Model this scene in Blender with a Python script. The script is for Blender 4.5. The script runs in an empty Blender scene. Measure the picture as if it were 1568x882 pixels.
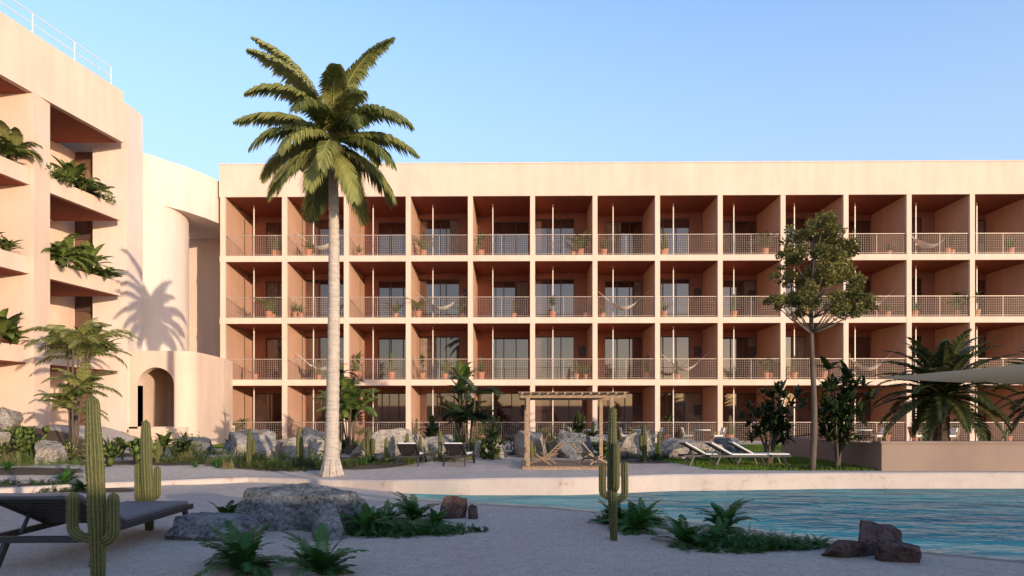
import bpy, math, random
from mathutils import Vector, Matrix, noise
R = random.Random(7)
scene = bpy.context.scene
pi = math.pi

# ------------------------------------------------------------ materials
def newmat(name):
    m = bpy.data.materials.new(name); m.use_nodes = True
    nt = m.node_tree; nt.nodes.clear()
    o = nt.nodes.new('ShaderNodeOutputMaterial'); b = nt.nodes.new('ShaderNodeBsdfPrincipled')
    nt.links.new(b.outputs[0], o.inputs[0])
    return m, nt, b
def tex(nt, scale, detail=4, rough=.55, stretch=None):
    tc = nt.nodes.new('ShaderNodeNewGeometry')
    n = nt.nodes.new('ShaderNodeTexNoise'); n.inputs['Scale'].default_value = scale
    n.inputs['Detail'].default_value = detail; n.inputs['Roughness'].default_value = rough
    if stretch:
        mp = nt.nodes.new('ShaderNodeMapping'); mp.inputs['Scale'].default_value = stretch
        nt.links.new(tc.outputs['Position'], mp.inputs[0]); nt.links.new(mp.outputs[0], n.inputs['Vector'])
    else:
        nt.links.new(tc.outputs['Position'], n.inputs['Vector'])
    return n.outputs['Fac']
def ramp(nt, fac, stops):
    r = nt.nodes.new('ShaderNodeValToRGB'); e = r.color_ramp.elements
    while len(e) < len(stops): e.new(.5)
    for i, (p, c) in enumerate(stops):
        e[i].position = p; e[i].color = (c[0], c[1], c[2], 1)
    nt.links.new(fac, r.inputs[0]); return r.outputs[0]
def mix(nt, fac, a, b, mode='MIX'):
    m = nt.nodes.new('ShaderNodeMixRGB'); m.blend_type = mode
    for i, v in ((0, fac), (1, a), (2, b)):
        if hasattr(v, 'links'): nt.links.new(v, m.inputs[i])
        elif i == 0: m.inputs[0].default_value = v
        else: m.inputs[i].default_value = (v[0], v[1], v[2], 1)
    return m.outputs[0]
def bump(nt, b, h, strength, dist):
    n = nt.nodes.new('ShaderNodeBump'); n.inputs['Strength'].default_value = strength
    n.inputs['Distance'].default_value = dist
    nt.links.new(h, n.inputs['Height']); nt.links.new(n.outputs[0], b.inputs['Normal'])
    return n
def attr(nt, name):
    a = nt.nodes.new('ShaderNodeAttribute'); a.attribute_name = name; return a.outputs['Fac']
def sc(c, k): return tuple(x * k for x in c)

def stucco(name, c, var=.1):
    m, nt, b = newmat(name)
    n = tex(nt, .6, 6); n2 = tex(nt, 1.2, 5, .6, (1.6, 1.6, .22)); n3 = tex(nt, 35, 3)
    a = ramp(nt, n, [(.3, sc(c, 1 - var)), (.7, sc(c, 1 + var * .35))])
    s = ramp(nt, n2, [(.35, (.9, .885, .87)), (.6, (1, 1, 1))])
    col = mix(nt, .75, a, s, 'MULTIPLY')
    nt.links.new(col, b.inputs['Base Color']); b.inputs['Roughness'].default_value = .9
    b.inputs['Specular IOR Level'].default_value = .2
    bump(nt, b, n3, .25, .01); return m
def plain(name, c, rough=.6, metal=0, nscale=20, var=.15):
    m, nt, b = newmat(name); n = tex(nt, nscale, 4)
    nt.links.new(ramp(nt, n, [(.3, sc(c, 1 - var)), (.7, sc(c, 1 + var))]), b.inputs['Base Color'])
    b.inputs['Roughness'].default_value = rough; b.inputs['Metallic'].default_value = metal
    return m
def foliage(name, dark, light, trans=.25, rough=.5):
    m, nt, b = newmat(name)
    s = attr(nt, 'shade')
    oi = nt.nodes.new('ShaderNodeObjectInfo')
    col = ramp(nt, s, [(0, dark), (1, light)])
    hs = nt.nodes.new('ShaderNodeHueSaturation')
    mr = nt.nodes.new('ShaderNodeMapRange'); nt.links.new(oi.outputs['Random'], mr.inputs[0])
    mr.inputs[3].default_value = .75; mr.inputs[4].default_value = 1.2
    nt.links.new(mr.outputs[0], hs.inputs['Value']); nt.links.new(col, hs.inputs['Color'])
    nt.links.new(hs.outputs[0], b.inputs['Base Color'])
    b.inputs['Roughness'].default_value = rough; b.inputs['Specular IOR Level'].default_value = .25
    if trans > 0:
        t = nt.nodes.new('ShaderNodeBsdfTranslucent'); nt.links.new(hs.outputs[0], t.inputs[0])
        mx = nt.nodes.new('ShaderNodeMixShader'); mx.inputs[0].default_value = trans
        nt.links.new(b.outputs[0], mx.inputs[1]); nt.links.new(t.outputs[0], mx.inputs[2])
        out = [n for n in nt.nodes if n.type == 'OUTPUT_MATERIAL'][0]
        nt.links.new(mx.outputs[0], out.inputs[0])
    return m

M = {}
M['stucco'] = stucco('sand_stucco', (.73, .53, .405), .07)
M['stucco_pale'] = stucco('pale_stucco', (.72, .585, .49), .06)
M['inner'] = stucco('bounce_tinted_stucco', (.56, .325, .22), .1)  # sand stucco for fin sides, recess shade and red bounce painted in
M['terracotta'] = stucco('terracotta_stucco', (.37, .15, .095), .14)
M['brownwall'] = stucco('brown_plaster', (.31, .21, .155), .14)
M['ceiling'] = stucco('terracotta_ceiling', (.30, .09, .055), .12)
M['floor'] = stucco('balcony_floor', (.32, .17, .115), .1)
M['rail'] = plain('painted_rail', (.42, .31, .24), .5, .2)
M['frame'] = plain('window_frame', (.07, .038, .028), .5)
M['post'] = plain('pale_post', (.75, .66, .58), .5)
M['white'] = plain('white_fabric', (.76, .70, .63), .9, 0, 30, .06)
M['wood'] = plain('weathered_wood', (.30, .19, .11), .75, 0, 14, .3)
M['darkwood'] = plain('dark_wood', (.03, .024, .022), .55, 0, 25, .3)
M['pot'] = plain('terracotta_pot', (.5, .2, .11), .8, 0, 12)
M['cushion'] = plain('grey_cushion', (.13, .12, .13), .95, 0, 60, .12)
M['soil'] = plain('dark_soil', (.1, .06, .04), 1, 0, 15, .4)
M['palmleaf'] = foliage('palm_leaf', (.06, .085, .018), (.36, .34, .11), .3, .45)
M['fern'] = foliage('fern_leaf', (.010, .048, .010), (.07, .17, .03), .25)
M['lawn'] = foliage('lawn_grass', (.07, .12, .012), (.24, .33, .04), .35)
M['shrub'] = foliage('shrub_leaf', (.03, .06, .012), (.18, .22, .05), .25)
M['dark'] = foliage('dark_leaf', (.008, .020, .006), (.05, .07, .018), .12)
M['dry'] = foliage('dry_grass', (.12, .11, .03), (.36, .31, .12), .3)
M['treeleaf'] = foliage('tree_leaf', (.04, .045, .012), (.36, .31, .085), .2)
M['cyc'] = foliage('date_palm_leaf', (.012, .026, .010), (.14, .145, .042), .2)
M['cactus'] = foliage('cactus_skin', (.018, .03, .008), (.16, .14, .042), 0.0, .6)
M['spine'] = plain('cactus_spine', (.4, .32, .18), .7)

def bark(name, c, zs):
    m, nt, b = newmat(name)
    n = tex(nt, 3, 5, .6, (1, 1, zs)); n2 = tex(nt, 14, 4)
    col = mix(nt, .5, ramp(nt, n, [(.32, sc(c, .55)), (.62, sc(c, 1.15))]), ramp(nt, n2, [(.3, sc(c, .75)), (.7, sc(c, 1.15))]))
    nt.links.new(col, b.inputs['Base Color']); b.inputs['Roughness'].default_value = .9
    bump(nt, b, n, .6, .03); return m
M['palmbark'] = bark('palm_bark', (.46, .37, .29), 6)
M['bark'] = bark('tree_bark', (.11, .075, .05), .6)

def rockmat(name, c1, c2):
    m, nt, b = newmat(name)
    n = tex(nt, 2.6, 10, .66); n2 = tex(nt, 22, 8, .7); n3 = tex(nt, 5, 8, .7, (1, 1, 3))
    col = mix(nt, .45, ramp(nt, n, [(.40, c1), (.56, c2)]), ramp(nt, n2, [(.40, sc(c1, .7)), (.58, sc(c2, 1.3))]))
    col = mix(nt, .7, col, ramp(nt, n3, [(.38, (.4, .4, .42)), (.5, (1, 1, 1))]), 'MULTIPLY')
    nt.links.new(col, b.inputs['Base Color']); b.inputs['Roughness'].default_value = .95
    b.inputs['Specular IOR Level'].default_value = .15
    bump(nt, b, mix(nt, .5, n, n2), 1, .09); return m
M['rock'] = rockmat('grey_rock', (.045, .048, .052), (.25, .25, .25))
M['rocktan'] = rockmat('tan_rock', (.20, .155, .115), (.46, .385, .31))
M['rockred'] = rockmat('red_rock', (.045, .027, .022), (.16, .10, .085))

m, nt, b = newmat('window_glass')
n = tex(nt, .35, 2)
col = ramp(nt, n, [(.35, (.035, .015, .010)), (.7, (.14, .075, .055))])
nt.links.new(col, b.inputs['Base Color']); b.inputs['Roughness'].default_value = .6; b.inputs['Specular IOR Level'].default_value = 0
g = nt.nodes.new('ShaderNodeBsdfGlossy'); g.inputs['Roughness'].default_value = .03
g.inputs['Color'].default_value = (1, .80, .70, 1)
mx = nt.nodes.new('ShaderNodeMixShader'); mx.inputs[0].default_value = .14
nt.links.new(b.outputs[0], mx.inputs[1]); nt.links.new(g.outputs[0], mx.inputs[2])
nt.links.new(mx.outputs[0], [q for q in nt.nodes if q.type == 'OUTPUT_MATERIAL'][0].inputs[0])
M['glass'] = m
M['curtain'] = plain('linen_curtain', (.26, .18, .135), .9, 0, 3, .25)

# ground
m, nt, b = newmat('ground_sand')
nb = tex(nt, .35, 6); nm = tex(nt, 6, 6, .65); nf = tex(nt, 80, 3, .8); ng = tex(nt, 22, 7, .85)
sand = ramp(nt, nb, [(.3, (.67, .56, .475)), (.7, (.77, .665, .565))])
sand = mix(nt, 1.0, sand, ramp(nt, nf, [(.38, (.45, .43, .42)), (.46, (1, 1, 1)), (.7, (1.1, 1.08, 1.06))]), 'MULTIPLY')
sand = mix(nt, 1.0, sand, ramp(nt, ng, [(.38, (.5, .48, .47)), (.47, (1, 1, 1))]), 'MULTIPLY')
sand = mix(nt, .8, sand, ramp(nt, nm, [(.35, (.84, .825, .81)), (.6, (1, 1, 1))]), 'MULTIPLY')
grass = ramp(nt, nf, [(.3, (.08, .13, .015)), (.7, (.26, .34, .05))])
grass = mix(nt, .5, grass, ramp(nt, nm, [(.3, (.6, .6, .5)), (.6, (1.1, 1.1, 1))]), 'MULTIPLY')
soil = ramp(nt, nf, [(.35, (.06, .045, .03)), (.65, (.22, .16, .11))])
def edge(a, lo=.35, hi=.65):
    mm = nt.nodes.new('ShaderNodeMath'); mm.operation = 'ADD'
    nn = nt.nodes.new('ShaderNodeMath'); nn.operation = 'MULTIPLY_ADD'
    nt.links.new(nm, nn.inputs[0]); nn.inputs[1].default_value = .8; nn.inputs[2].default_value = -.4
    nt.links.new(a, mm.inputs[0]); nt.links.new(nn.outputs[0], mm.inputs[1])
    return ramp(nt, mm.outputs[0], [(lo, (0, 0, 0)), (hi, (1, 1, 1))])
c1 = mix(nt, edge(attr(nt, 'soil')), sand, soil)
c2 = mix(nt, edge(attr(nt, 'grass'), .4, .55), c1, grass)
wet = mix(nt, attr(nt, 'wet'), c2, mix(nt, 1.0, c2, (.62, .62, .62), 'MULTIPLY'))
nt.links.new(wet, b.inputs['Base Color']); b.inputs['Roughness'].default_value = .95
b.inputs['Specular IOR Level'].default_value = .1
bump(nt, b, mix(nt, .5, ng, nm), 1.0, .11)
M['ground'] = m
# rim
m, nt, b = newmat('pool_rim_plaster')
n = tex(nt, 2.5, 7, .7); n2 = tex(nt, 30, 3)
col = ramp(nt, n, [(.4, (.54, .43, .355)), (.6, (.50, .39, .32)), (.69, (.40, .24, .17))])
nt.links.new(col, b.inputs['Base Color']); b.inputs['Roughness'].default_value = .9; bump(nt, b, n2, .5, .02)
M['rim'] = m
# water
m, nt, b = newmat('pool_water')
d = attr(nt, 'deep')
nw = tex(nt, .55, 5, .6, (1, 1.8, 1))
col = ramp(nt, d, [(0, (.32, .36, .30)), (.18, (.05, .36, .34)), (.8, (.002, .22, .24))])
col = mix(nt, .9, col, ramp(nt, nw, [(.36, (.4, .62, .70)), (.6, (1.5, 1.2, 1.1))]), 'MULTIPLY')
nt.links.new(col, b.inputs['Base Color']); b.inputs['Roughness'].default_value = .6; b.inputs['Specular IOR Level'].default_value = 0
w1 = tex(nt, .8, 3, .5, (1, 1.8, 1)); w2 = tex(nt, 3.5, 3, .5, (1, 1.8, 1))
g = nt.nodes.new('ShaderNodeBsdfGlossy'); g.inputs['Roughness'].default_value = .02
bp = nt.nodes.new('ShaderNodeBump'); bp.inputs['Strength'].default_value = 1; bp.inputs['Distance'].default_value = .22
nt.links.new(mix(nt, .2, w1, w2), bp.inputs['Height']); nt.links.new(bp.outputs[0], g.inputs['Normal'])
lw = nt.nodes.new('ShaderNodeFresnel'); lw.inputs['IOR'].default_value = 1.33; nt.links.new(bp.outputs[0], lw.inputs['Normal'])
mp = nt.nodes.new('ShaderNodeMath'); mp.operation = 'MULTIPLY'; mp.inputs[1].default_value = .36; nt.links.new(lw.outputs[0], mp.inputs[0])
mx = nt.nodes.new('ShaderNodeMixShader'); nt.links.new(mp.outputs[0], mx.inputs[0])
nt.links.new(b.outputs[0], mx.inputs[1]); nt.links.new(g.outputs[0], mx.inputs[2])
nt.links.new(mx.outputs[0], [q for q in nt.nodes if q.type == 'OUTPUT_MATERIAL'][0].inputs[0])
M['water'] = m

# ------------------------------------------------------------ mesh builder
class MB:
    def __init__(s): s.v = []; s.f = []; s.m = []; s.c = []; s.mats = []
    def mi(s, name):
        if name not in s.mats: s.mats.append(name)
        return s.mats.index(name)
    def add(s, vs, fs, mat, shade=.5):
        o = len(s.v); s.v.extend([tuple(p) for p in vs]); k = s.mi(mat)
        for f in fs:
            s.f.append(tuple(i + o for i in f)); s.m.append(k); s.c.append(shade)
    def box(s, x0, x1, y0, y1, z0, z1, mat, T=None):
        vs = [Vector((x, y, z)) for z in (z0, z1) for y in (y0, y1) for x in (x0, x1)]
        if T: vs = [T @ p for p in vs]
        s.add(vs, [(0, 2, 3, 1), (4, 5, 7, 6), (0, 1, 5, 4), (2, 6, 7, 3), (0, 4, 6, 2), (1, 3, 7, 5)], mat)
    def beam(s, a, b, w, h, mat):
        a = Vector(a); b = Vector(b); d = b - a; L = d.length
        q = d.to_track_quat('X', 'Z').to_matrix().to_4x4()
        s.box(0, L, -w / 2, w / 2, -h / 2, h / 2, mat, Matrix.Translation(a) @ q)
    def tube(s, pts, rad, n, mat, shade=.5, caps=True):
        pts = [Vector(p) for p in pts]; vs = []; fs = []
        for i, p in enumerate(pts):
            d = (pts[min(i + 1, len(pts) - 1)] - pts[max(i - 1, 0)]).normalized()
            up = Vector((0, 1, 0)) if abs(d.y) < .9 else Vector((1, 0, 0))
            a = d.cross(up).normalized(); b_ = d.cross(a)
            r = rad[i] if hasattr(rad, '__len__') else rad
            for k in range(n):
                t = 2 * pi * k / n; vs.append(p + a * math.cos(t) * r + b_ * math.sin(t) * r)
        for i in range(len(pts) - 1):
            for k in range(n):
                k2 = (k + 1) % n
                fs.append((i * n + k, i * n + k2, (i + 1) * n + k2, (i + 1) * n + k))
        if caps: fs.append(tuple(range(n - 1, -1, -1))); fs.append(tuple(range((len(pts) - 1) * n, len(pts) * n)))
        s.add(vs, fs, mat, shade)
    def mesh(s, name, smooth=False):
        me = bpy.data.meshes.new(name); me.from_pydata(s.v, [], s.f)
        for k in s.mats: me.materials.append(M[k])
        me.polygons.foreach_set('material_index', s.m)
        a = me.attributes.new('shade', 'FLOAT', 'FACE'); a.data.foreach_set('value', s.c)
        if smooth: me.polygons.foreach_set('use_smooth', [True] * len(s.f))
        me.update(); return me
    def obj(s, name, parent=None, smooth=False, loc=(0, 0, 0)):
        return put(s.mesh(name, smooth), name, parent, loc)
def put(me, name, parent=None, loc=(0, 0, 0), rz=0, s=1):
    o = bpy.data.objects.new(name, me); scene.collection.objects.link(o)
    o.location = loc; o.rotation_euler = (0, 0, rz)
    o.scale = (s, s, s) if not hasattr(s, '__len__') else s
    if parent: o.parent = parent
    return o
def empty(name, loc=(0, 0, 0), rz=0):
    o = bpy.data.objects.new(name, None); scene.collection.objects.link(o)
    o.location = loc; o.rotation_euler = (0, 0, rz); o.empty_display_size = .5; return o

# ------------------------------------------------------------ terrain
def interp(x, pts):
    if x <= pts[0][0]: return pts[0][1]
    for (a, b_), (c, d_) in zip(pts, pts[1:]):
        if x <= c:
            t = (x - a) / (c - a); t = t * t * (3 - 2 * t) * .5 + t * .5
            return b_ + (d_ - b_) * t
    return pts[-1][1]
def sm(t): t = max(0, min(1, t)); return t * t * (3 - 2 * t)
RIM = [(-30, 8), (-14, 11.8), (-11, 14.2), (-9, 15.8), (-6.5, 17.0), (-4, 16.2), (-2.6, 15.6), (-1, 15.2), (1.2, 15.2), (4, 16.1), (8.2, 16.6), (27, 16.8)]
SHORE = [(-2.6, 15.6), (-1.8, 14.3), (.6, 13.3), (2, 12.3), (3.4, 10.9), (4.3, 9.8), (5.2, 8.9), (6.2, 8.3), (8, 7.4), (12, 6.3), (26, 5)]
def rimY(x): return interp(x, RIM)
def topZ(x): return .12 + .15 * sm((x + 5) / 5.5)
WZ = -.12
def H(x, y):
    yr = rimY(x); n = noise.noise(Vector((x * .5, y * .5, 0))) * .03 + noise.noise(Vector((x * 2.2, y * 2.2, 3))) * .018
    if y > yr + .16:
        t = topZ(x) - .03
        z = t + (.3 - t) * sm((y - yr) / 4) + n * sm((y - yr - .3) / 2) * sm((34 - y) / 3 + .2)
        z += 1.0 * sm((-14.2 - x) / 3.5) * sm((y - 15) / 5) * sm((30.2 - y) / 1.5)
        return z
    if -2.6 < x < 26:
        ys = interp(x, SHORE)
        if y > ys: return WZ - min(.75, (y - ys) * .22)
        return n + (WZ - n) * sm((y - ys + 1.6) / 1.6)
    if x <= -2.6: return n + (-.09 - n) * sm((y - 14) / 1.6) * max(0, 1 - (-2.6 - x) / 2.5)
    return n
def axis(lo, hi, step, far):
    a = []; x = lo
    while x <= hi + 1e-6: a.append(x); x += step
    l = [lo - d for d in far][::-1]; r = [a[-1] + d for d in far]
    return l + a + r
far = [1, 3, 7, 15, 30, 60, 120, 250, 500, 1000]
xs = axis(-22, 27, .16, far); ys_ = axis(3, 38, .16, far)
BEDS = [(-6.3, 20.5, 3.0, 2.2), (-10.5, 20, 2.2, 1.4), (-1.6, 25, 4.5, 1.6), (4, 25.5, 5, 1.6), (3.9, 20.3, 1.6, .9), (-4.2, 19, 1.4, .7), (-15.5, 22, 3, 4),
        (-9.5, 15.2, 1.6, .5), (8, 18.2, 1.0, .4), (-2.0, 9.7, 1.1, .45), (3.3, 8.7, 1.0, .5), (1.8, 10.6, .55, .4), (-13, 17, 2.5, 1), (-9, 25.5, 3.5, 1.4)]
def lawn_at(x, y):
    gr = sm((x - 4.6 + (y - 18) * .2) / 1) * sm((y - 17.3) / .5) * sm((34.2 - y) / .5) if x > 3 else 0
    return max(gr, sm((x + 17) / .5) * sm((-12.0 - x) / .5) * sm((y - 28.6) / .5) * sm((36 - y) / .5))
verts = []; g_a = []; s_a = []; w_a = []
for y in ys_:
    for x in xs:
        verts.append((x, y, H(x, y)))
        g_a.append(lawn_at(x, y))
        so = 0
        for (bx, by, rx, ry) in BEDS:
            dd = ((x - bx) / rx) ** 2 + ((y - by) / ry) ** 2
            so = max(so, sm(1.35 - dd))
        s_a.append(so)
        yr = rimY(x)
        w_a.append(sm((WZ + .07 - H(x, y)) / .06) if (-2.7 < x < 26 and y < yr + .1) else 0)
nx = len(xs)
faces = [(j * nx + i, j * nx + i + 1, (j + 1) * nx + i + 1, (j + 1) * nx + i) for j in range(len(ys_) - 1) for i in range(nx - 1)]
me = bpy.data.meshes.new('ground'); me.from_pydata(verts, [], faces)
for nme, arr in (('grass', g_a), ('soil', s_a), ('wet', w_a)):
    a = me.attributes.new(nme, 'FLOAT', 'POINT'); a.data.foreach_set('value', arr)
me.materials.append(M['ground']); me.polygons.foreach_set('use_smooth', [True] * len(faces)); me.update()
put(me, 'ground')
# real blades on the lawns
mb = MB(); rg = random.Random(5)
for (x0, x1, y0, y1, n) in [(4.6, 13.5, 17.4, 22, 26000), (3, 20, 22, 33, 16000), (-17, -12, 28.6, 31.5, 7000)]:
    for i in range(n):
        x = rg.uniform(x0, x1); y = rg.uniform(y0, y1)
        if lawn_at(x, y) < rg.uniform(.3, .8): continue
        h = rg.uniform(.04, .085); a = rg.uniform(0, 6.28); z = H(x, y) - .005; w_ = .012
        mb.add([(x - math.cos(a) * w_, y - math.sin(a) * w_, z), (x + math.cos(a) * w_, y + math.sin(a) * w_, z), (x + rg.uniform(-.03, .03), y + rg.uniform(-.03, .03), z + h)], [(0, 1, 2)], 'lawn', rg.random())
mb.obj('lawn')
# water
vs = []; dp = []; fs = []
wx = [-2.75 + .25 * i for i in range(116)]; wy = [4.6 + .25 * i for i in range(50)]
for y in wy:
    for x in wx:
        vs.append((x, y, WZ)); dp.append(max(0, min(1, (WZ - H(x, min(y, rimY(x)))) / .6)))
for j in range(len(wy) - 1):
    for i in range(len(wx) - 1): fs.append((j * len(wx) + i, j * len(wx) + i + 1, (j + 1) * len(wx) + i + 1, (j + 1) * len(wx) + i))
me = bpy.data.meshes.new('pool_water'); me.from_pydata(vs, [], fs)
a = me.attributes.new('deep', 'FLOAT', 'POINT'); a.data.foreach_set('value', dp); me.materials.append(M['water'])
put(me, 'pool_water')
# rim
mb = MB(); N = 160; vs = []
for i in range(N + 1):
    x = -14 + 41 * i / N; y = rimY(x); t = topZ(x)
    vs += [(x, y, -.95), (x, y, t - .03), (x, y + .04, t), (x, y + .38, t), (x, y + .42, t - .05), (x, y + .42, -.5)]
fs = []
for i in range(N):
    for k in range(5): a = i * 6 + k; fs.append((a, a + 6, a + 7, a + 1))
mb.add(vs, fs, 'rim'); mb.obj('pool_rim')

# ------------------------------------------------------------ hotel building
ANG = math.radians(-.7)
hotel = empty('hotel_building', (-15.82, 36.9, 0), ANG)
HM = Matrix.Translation((-15.82, 36.9, 0)) @ Matrix.Rotation(ANG, 4, 'Z')
NB = 17; BW = 3.35; C0 = .18; LV = [.27, 3.51, 6.855, 10.2]; TOP = 13.54; ROOF = 15.28
DEP = 3.9
sh = MB(); ce = MB(); wi = MB(); ra = MB()
U1 = C0 + NB * BW + .16
for i in range(NB + 1):
    u = C0 + i * BW
    sh.box(u - .13, u + .13, 0, .15, .1, TOP + .05, 'stucco')
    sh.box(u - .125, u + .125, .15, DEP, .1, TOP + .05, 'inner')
for k, z in enumerate(LV[1:]):
    sh.box(0.01, U1, .006, DEP, z - .16, z + .16, 'stucco')
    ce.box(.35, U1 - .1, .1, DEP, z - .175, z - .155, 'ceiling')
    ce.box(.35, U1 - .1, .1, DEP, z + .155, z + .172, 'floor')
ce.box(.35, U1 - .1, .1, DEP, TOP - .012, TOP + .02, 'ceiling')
sh.box(-.02, U1, -.2, .2, -.2, .262, 'stucco'); ce.box(0, U1, .19, DEP, -.2, .25, 'floor')
sh.box(-.01, U1 + .01, -.008, .4, TOP, ROOF, 'stucco'); sh.box(-.01, U1 + .01, .4, 14, TOP + .03, ROOF - .35, 'stucco')
sh.box(-.04, U1 + .04, -.04, .44, ROOF, ROOF + .05, 'stucco_pale')
sh.box(-.005, .05, DEP, 14, -.2, TOP + .02, 'stucco'); sh.box(U1 - .05, U1, 0, 14, -.2, TOP + .02, 'stucco')
sh.box(0, U1, DEP + .6, DEP + .8, 0, TOP, 'terracotta')
rr = random.Random(3)
for i in range(NB):
    for k in range(4):
        u0 = C0 + i * BW + .13; u1 = u0 + BW - .26
        z0 = LV[k] + (.17 if k else 0); z1 = (LV[k + 1] - .175) if k < 3 else TOP - .012
        db = 3.1 if (i % 2 == 1) else 3.7
        ws = u0 + (.85 if i % 2 == 0 else .05); we = u1 - (.05 if i % 2 == 0 else .75)
        if k == 0: ws = u0 + .05; we = u1 - .05
        zt = z1 - (.32 if k else .25)
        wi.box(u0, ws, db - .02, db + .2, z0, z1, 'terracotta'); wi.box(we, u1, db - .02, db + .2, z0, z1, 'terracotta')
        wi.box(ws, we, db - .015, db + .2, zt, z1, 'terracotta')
        wi.box(ws, we, db + .08, db + .1, z0, zt, 'glass')
        if rr.random() < .5:
            cw = rr.uniform(.4, 1.1); cs = ws if rr.random() < .5 else we - cw
            nn = 10; vs = []
            for q in range(nn + 1):
                xx = cs + cw * q / nn; yy = db + .055 + (.02 if q % 2 else -.0)
                vs += [(xx, yy, z0 + .03), (xx, yy, zt)]
            wi.add(vs, [(2 * q, 2 * q + 2, 2 * q + 3, 2 * q + 1) for q in range(nn)], 'curtain')
        n = 3
        for q in range(n + 1):
            xx = ws + (we - ws) * q / n
            wi.box(xx - .025, xx + .025, db + .03, db + .12, z0, zt, 'frame')
        wi.box(ws, we, db + .035, db + .115, zt - .06, zt - .001, 'frame'); wi.box(ws, we, db + .035, db + .115, z0 + .001, z0 + .06, 'frame')
        wi.box(u0 + 1.0, u0 + 1.05, 1.38, 1.43, z0, z1, 'post')
        if rr.random() < .35:
            wi.box(u1 - .5, u1 - .1, db - .05, db - .03, z0 + 1.5, z0 + 2.1, 'frame')
        zr = z0 + 1.1
        ra.box(u0, u1, .07, .11, zr - .02, zr + .015, 'rail'); ra.box(u0, u1, .075, .105, z0 + .07, z0 + .09, 'rail')
        for q in range(1, 8):
            zz = z0 + .08 + (1.0) * q / 8
            ra.box(u0, u1, .087, .094, zz - .003, zz + .003, 'rail')
        nq = 26
        for q in range(nq + 1):
            xx = u0 + .02 + (u1 - u0 - .04) * q / nq; w = .014 if q % 13 == 0 else .0035
            ra.box(xx - w, xx + w, .083, .098, z0 + .0, zr - .02, 'rail')
sh.obj('facade_frame', hotel); ce.obj('ceilings_and_floors', hotel); wi.obj('windows', hotel); ra.obj('balcony_railings', hotel)

# ------------------------------------------------------------ left curved building
lb = empty('terraced_building')
OUT = [(-26, 4), (-22.5, 8), (-20.8, 12), (-19.5, 17), (-18.7, 22), (-18.05, 26.4), (-17.4, 30.4)]
def outx(y):
    for (a, b_), (c, d_) in zip(OUT, OUT[1:]):
        if y <= d_: return a + (c - a) * (y - b_) / (d_ - b_)
    return OUT[-1][0]
mb = MB()
def band(mb, y0, y1, off, z0, z1, inner, mat, n=24):
    vs = []
    for i in range(n + 1):
        y = y0 + (y1 - y0) * i / n; x = outx(y) + off
        vs += [(x, y, z0), (x, y, z1), (inner, y, z1), (inner, y, z0)]
    fs = [(0, 1, 2, 3), (n * 4 + 3, n * 4 + 2, n * 4 + 1, n * 4)]
    for i in range(n):
        for k in range(4):
            a = i * 4 + k; b_ = i * 4 + (k + 1) % 4; fs.append((a, a + 4, b_ + 4, b_))
    mb.add(vs, fs, mat)
band(mb, 4, 30.4, .12, 13.85, 16.1, -30, 'stucco')
for z in (11.0, 7.65, 4.3, 13.85 + .62):
    if z < 13:
        band(mb, 4, 25.68, 0, z - .62, z, -30, 'stucco'); band(mb, 26.62, 30.35, 0, z - .62, z, -26, 'stucco')
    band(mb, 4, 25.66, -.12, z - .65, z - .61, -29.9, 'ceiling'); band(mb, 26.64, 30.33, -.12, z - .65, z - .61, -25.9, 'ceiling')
mb.box(-30, -18.0, 25.7, 26.6, -.5, 13.9, 'stucco')
mb.box(-30, -18.6, 17.2, 17.8, -.5, 13.9, 'stucco')
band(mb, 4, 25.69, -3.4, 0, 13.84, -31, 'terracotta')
vs = []; n = 16
for i in range(n + 1):
    t = i / n * pi / 2; x = -24.6 + 4.5 * math.sin(t); y = 31.4 - 4.5 * math.cos(t)
    vs += [(x, y, 0), (x, y, 13.84)]
mb.add(vs, [(2 * i, 2 * i + 2, 2 * i + 3, 2 * i + 1) for i in range(n)], 'stucco')
mb.box(-20.1, -18.9, 31.42, 31.5, 0, 13.84, 'glass'); mb.box(-30, -18.9, 31.5, 33, 0, 13.84, 'terracotta')
for zz in (3.4, 6.8, 10.1): mb.box(-20.1, -18.95, 31.38, 31.43, zz - .3, zz + .1, 'frame')
mb.box(-18.98, -17.42, 30.9, 32.2, -.3, 15.85, 'stucco_pale')
mb.box(-24, -18.98, 31.51, 32.1, 13.8, 16.0, 'stucco_pale')
mb.obj('walls', lb)
mb = MB()
for z in (16.25, 16.6, 17.0):
    mb.tube([(outx(y) - .15, y, z) for y in [6 + 24 * i / 20 for i in range(21)]], .022, 5, 'post')
for i in range(13):
    y = 6 + 2 * i; mb.tube([(outx(y) - .15, y, 16.1), (outx(y) - .15, y, 17.02)], .022, 5, 'post')
mb.obj('roof_railing', lb)

cyl = MB(); vs = []; n = 72; CX, CY, CR, CT = -20.4, 35.4, 3.3, 14.5
for i in range(n + 1):
    t = 2 * pi * i / n; x = CX + CR * math.cos(t); y = CY + CR * math.sin(t)
    xi = CX + (CR - .3) * math.cos(t); yi = CY + (CR - .3) * math.sin(t)
    vs += [(x, y, -.3), (x, y, CT), (xi, yi, CT), (xi, yi, CT - 1)]
fs = []
for i in range(n):
    for k in range(3): a = i * 4 + k; fs.append((a, a + 4, a + 5, a + 1))
fs.append(tuple(i * 4 + 3 for i in range(n)))
cyl.add(vs, fs, 'stucco_pale')
def prism(mb, poly, z0, z1, mat):
    n = len(poly); vs = [(x, y, z0) for x, y in poly] + [(x, y, z1) for x, y in poly]
    fs = [tuple(range(n))[::-1], tuple(range(n, 2 * n))] + [(i, (i + 1) % n, n + (i + 1) % n, n + i) for i in range(n)]
    mb.add(vs, fs, mat)
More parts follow.
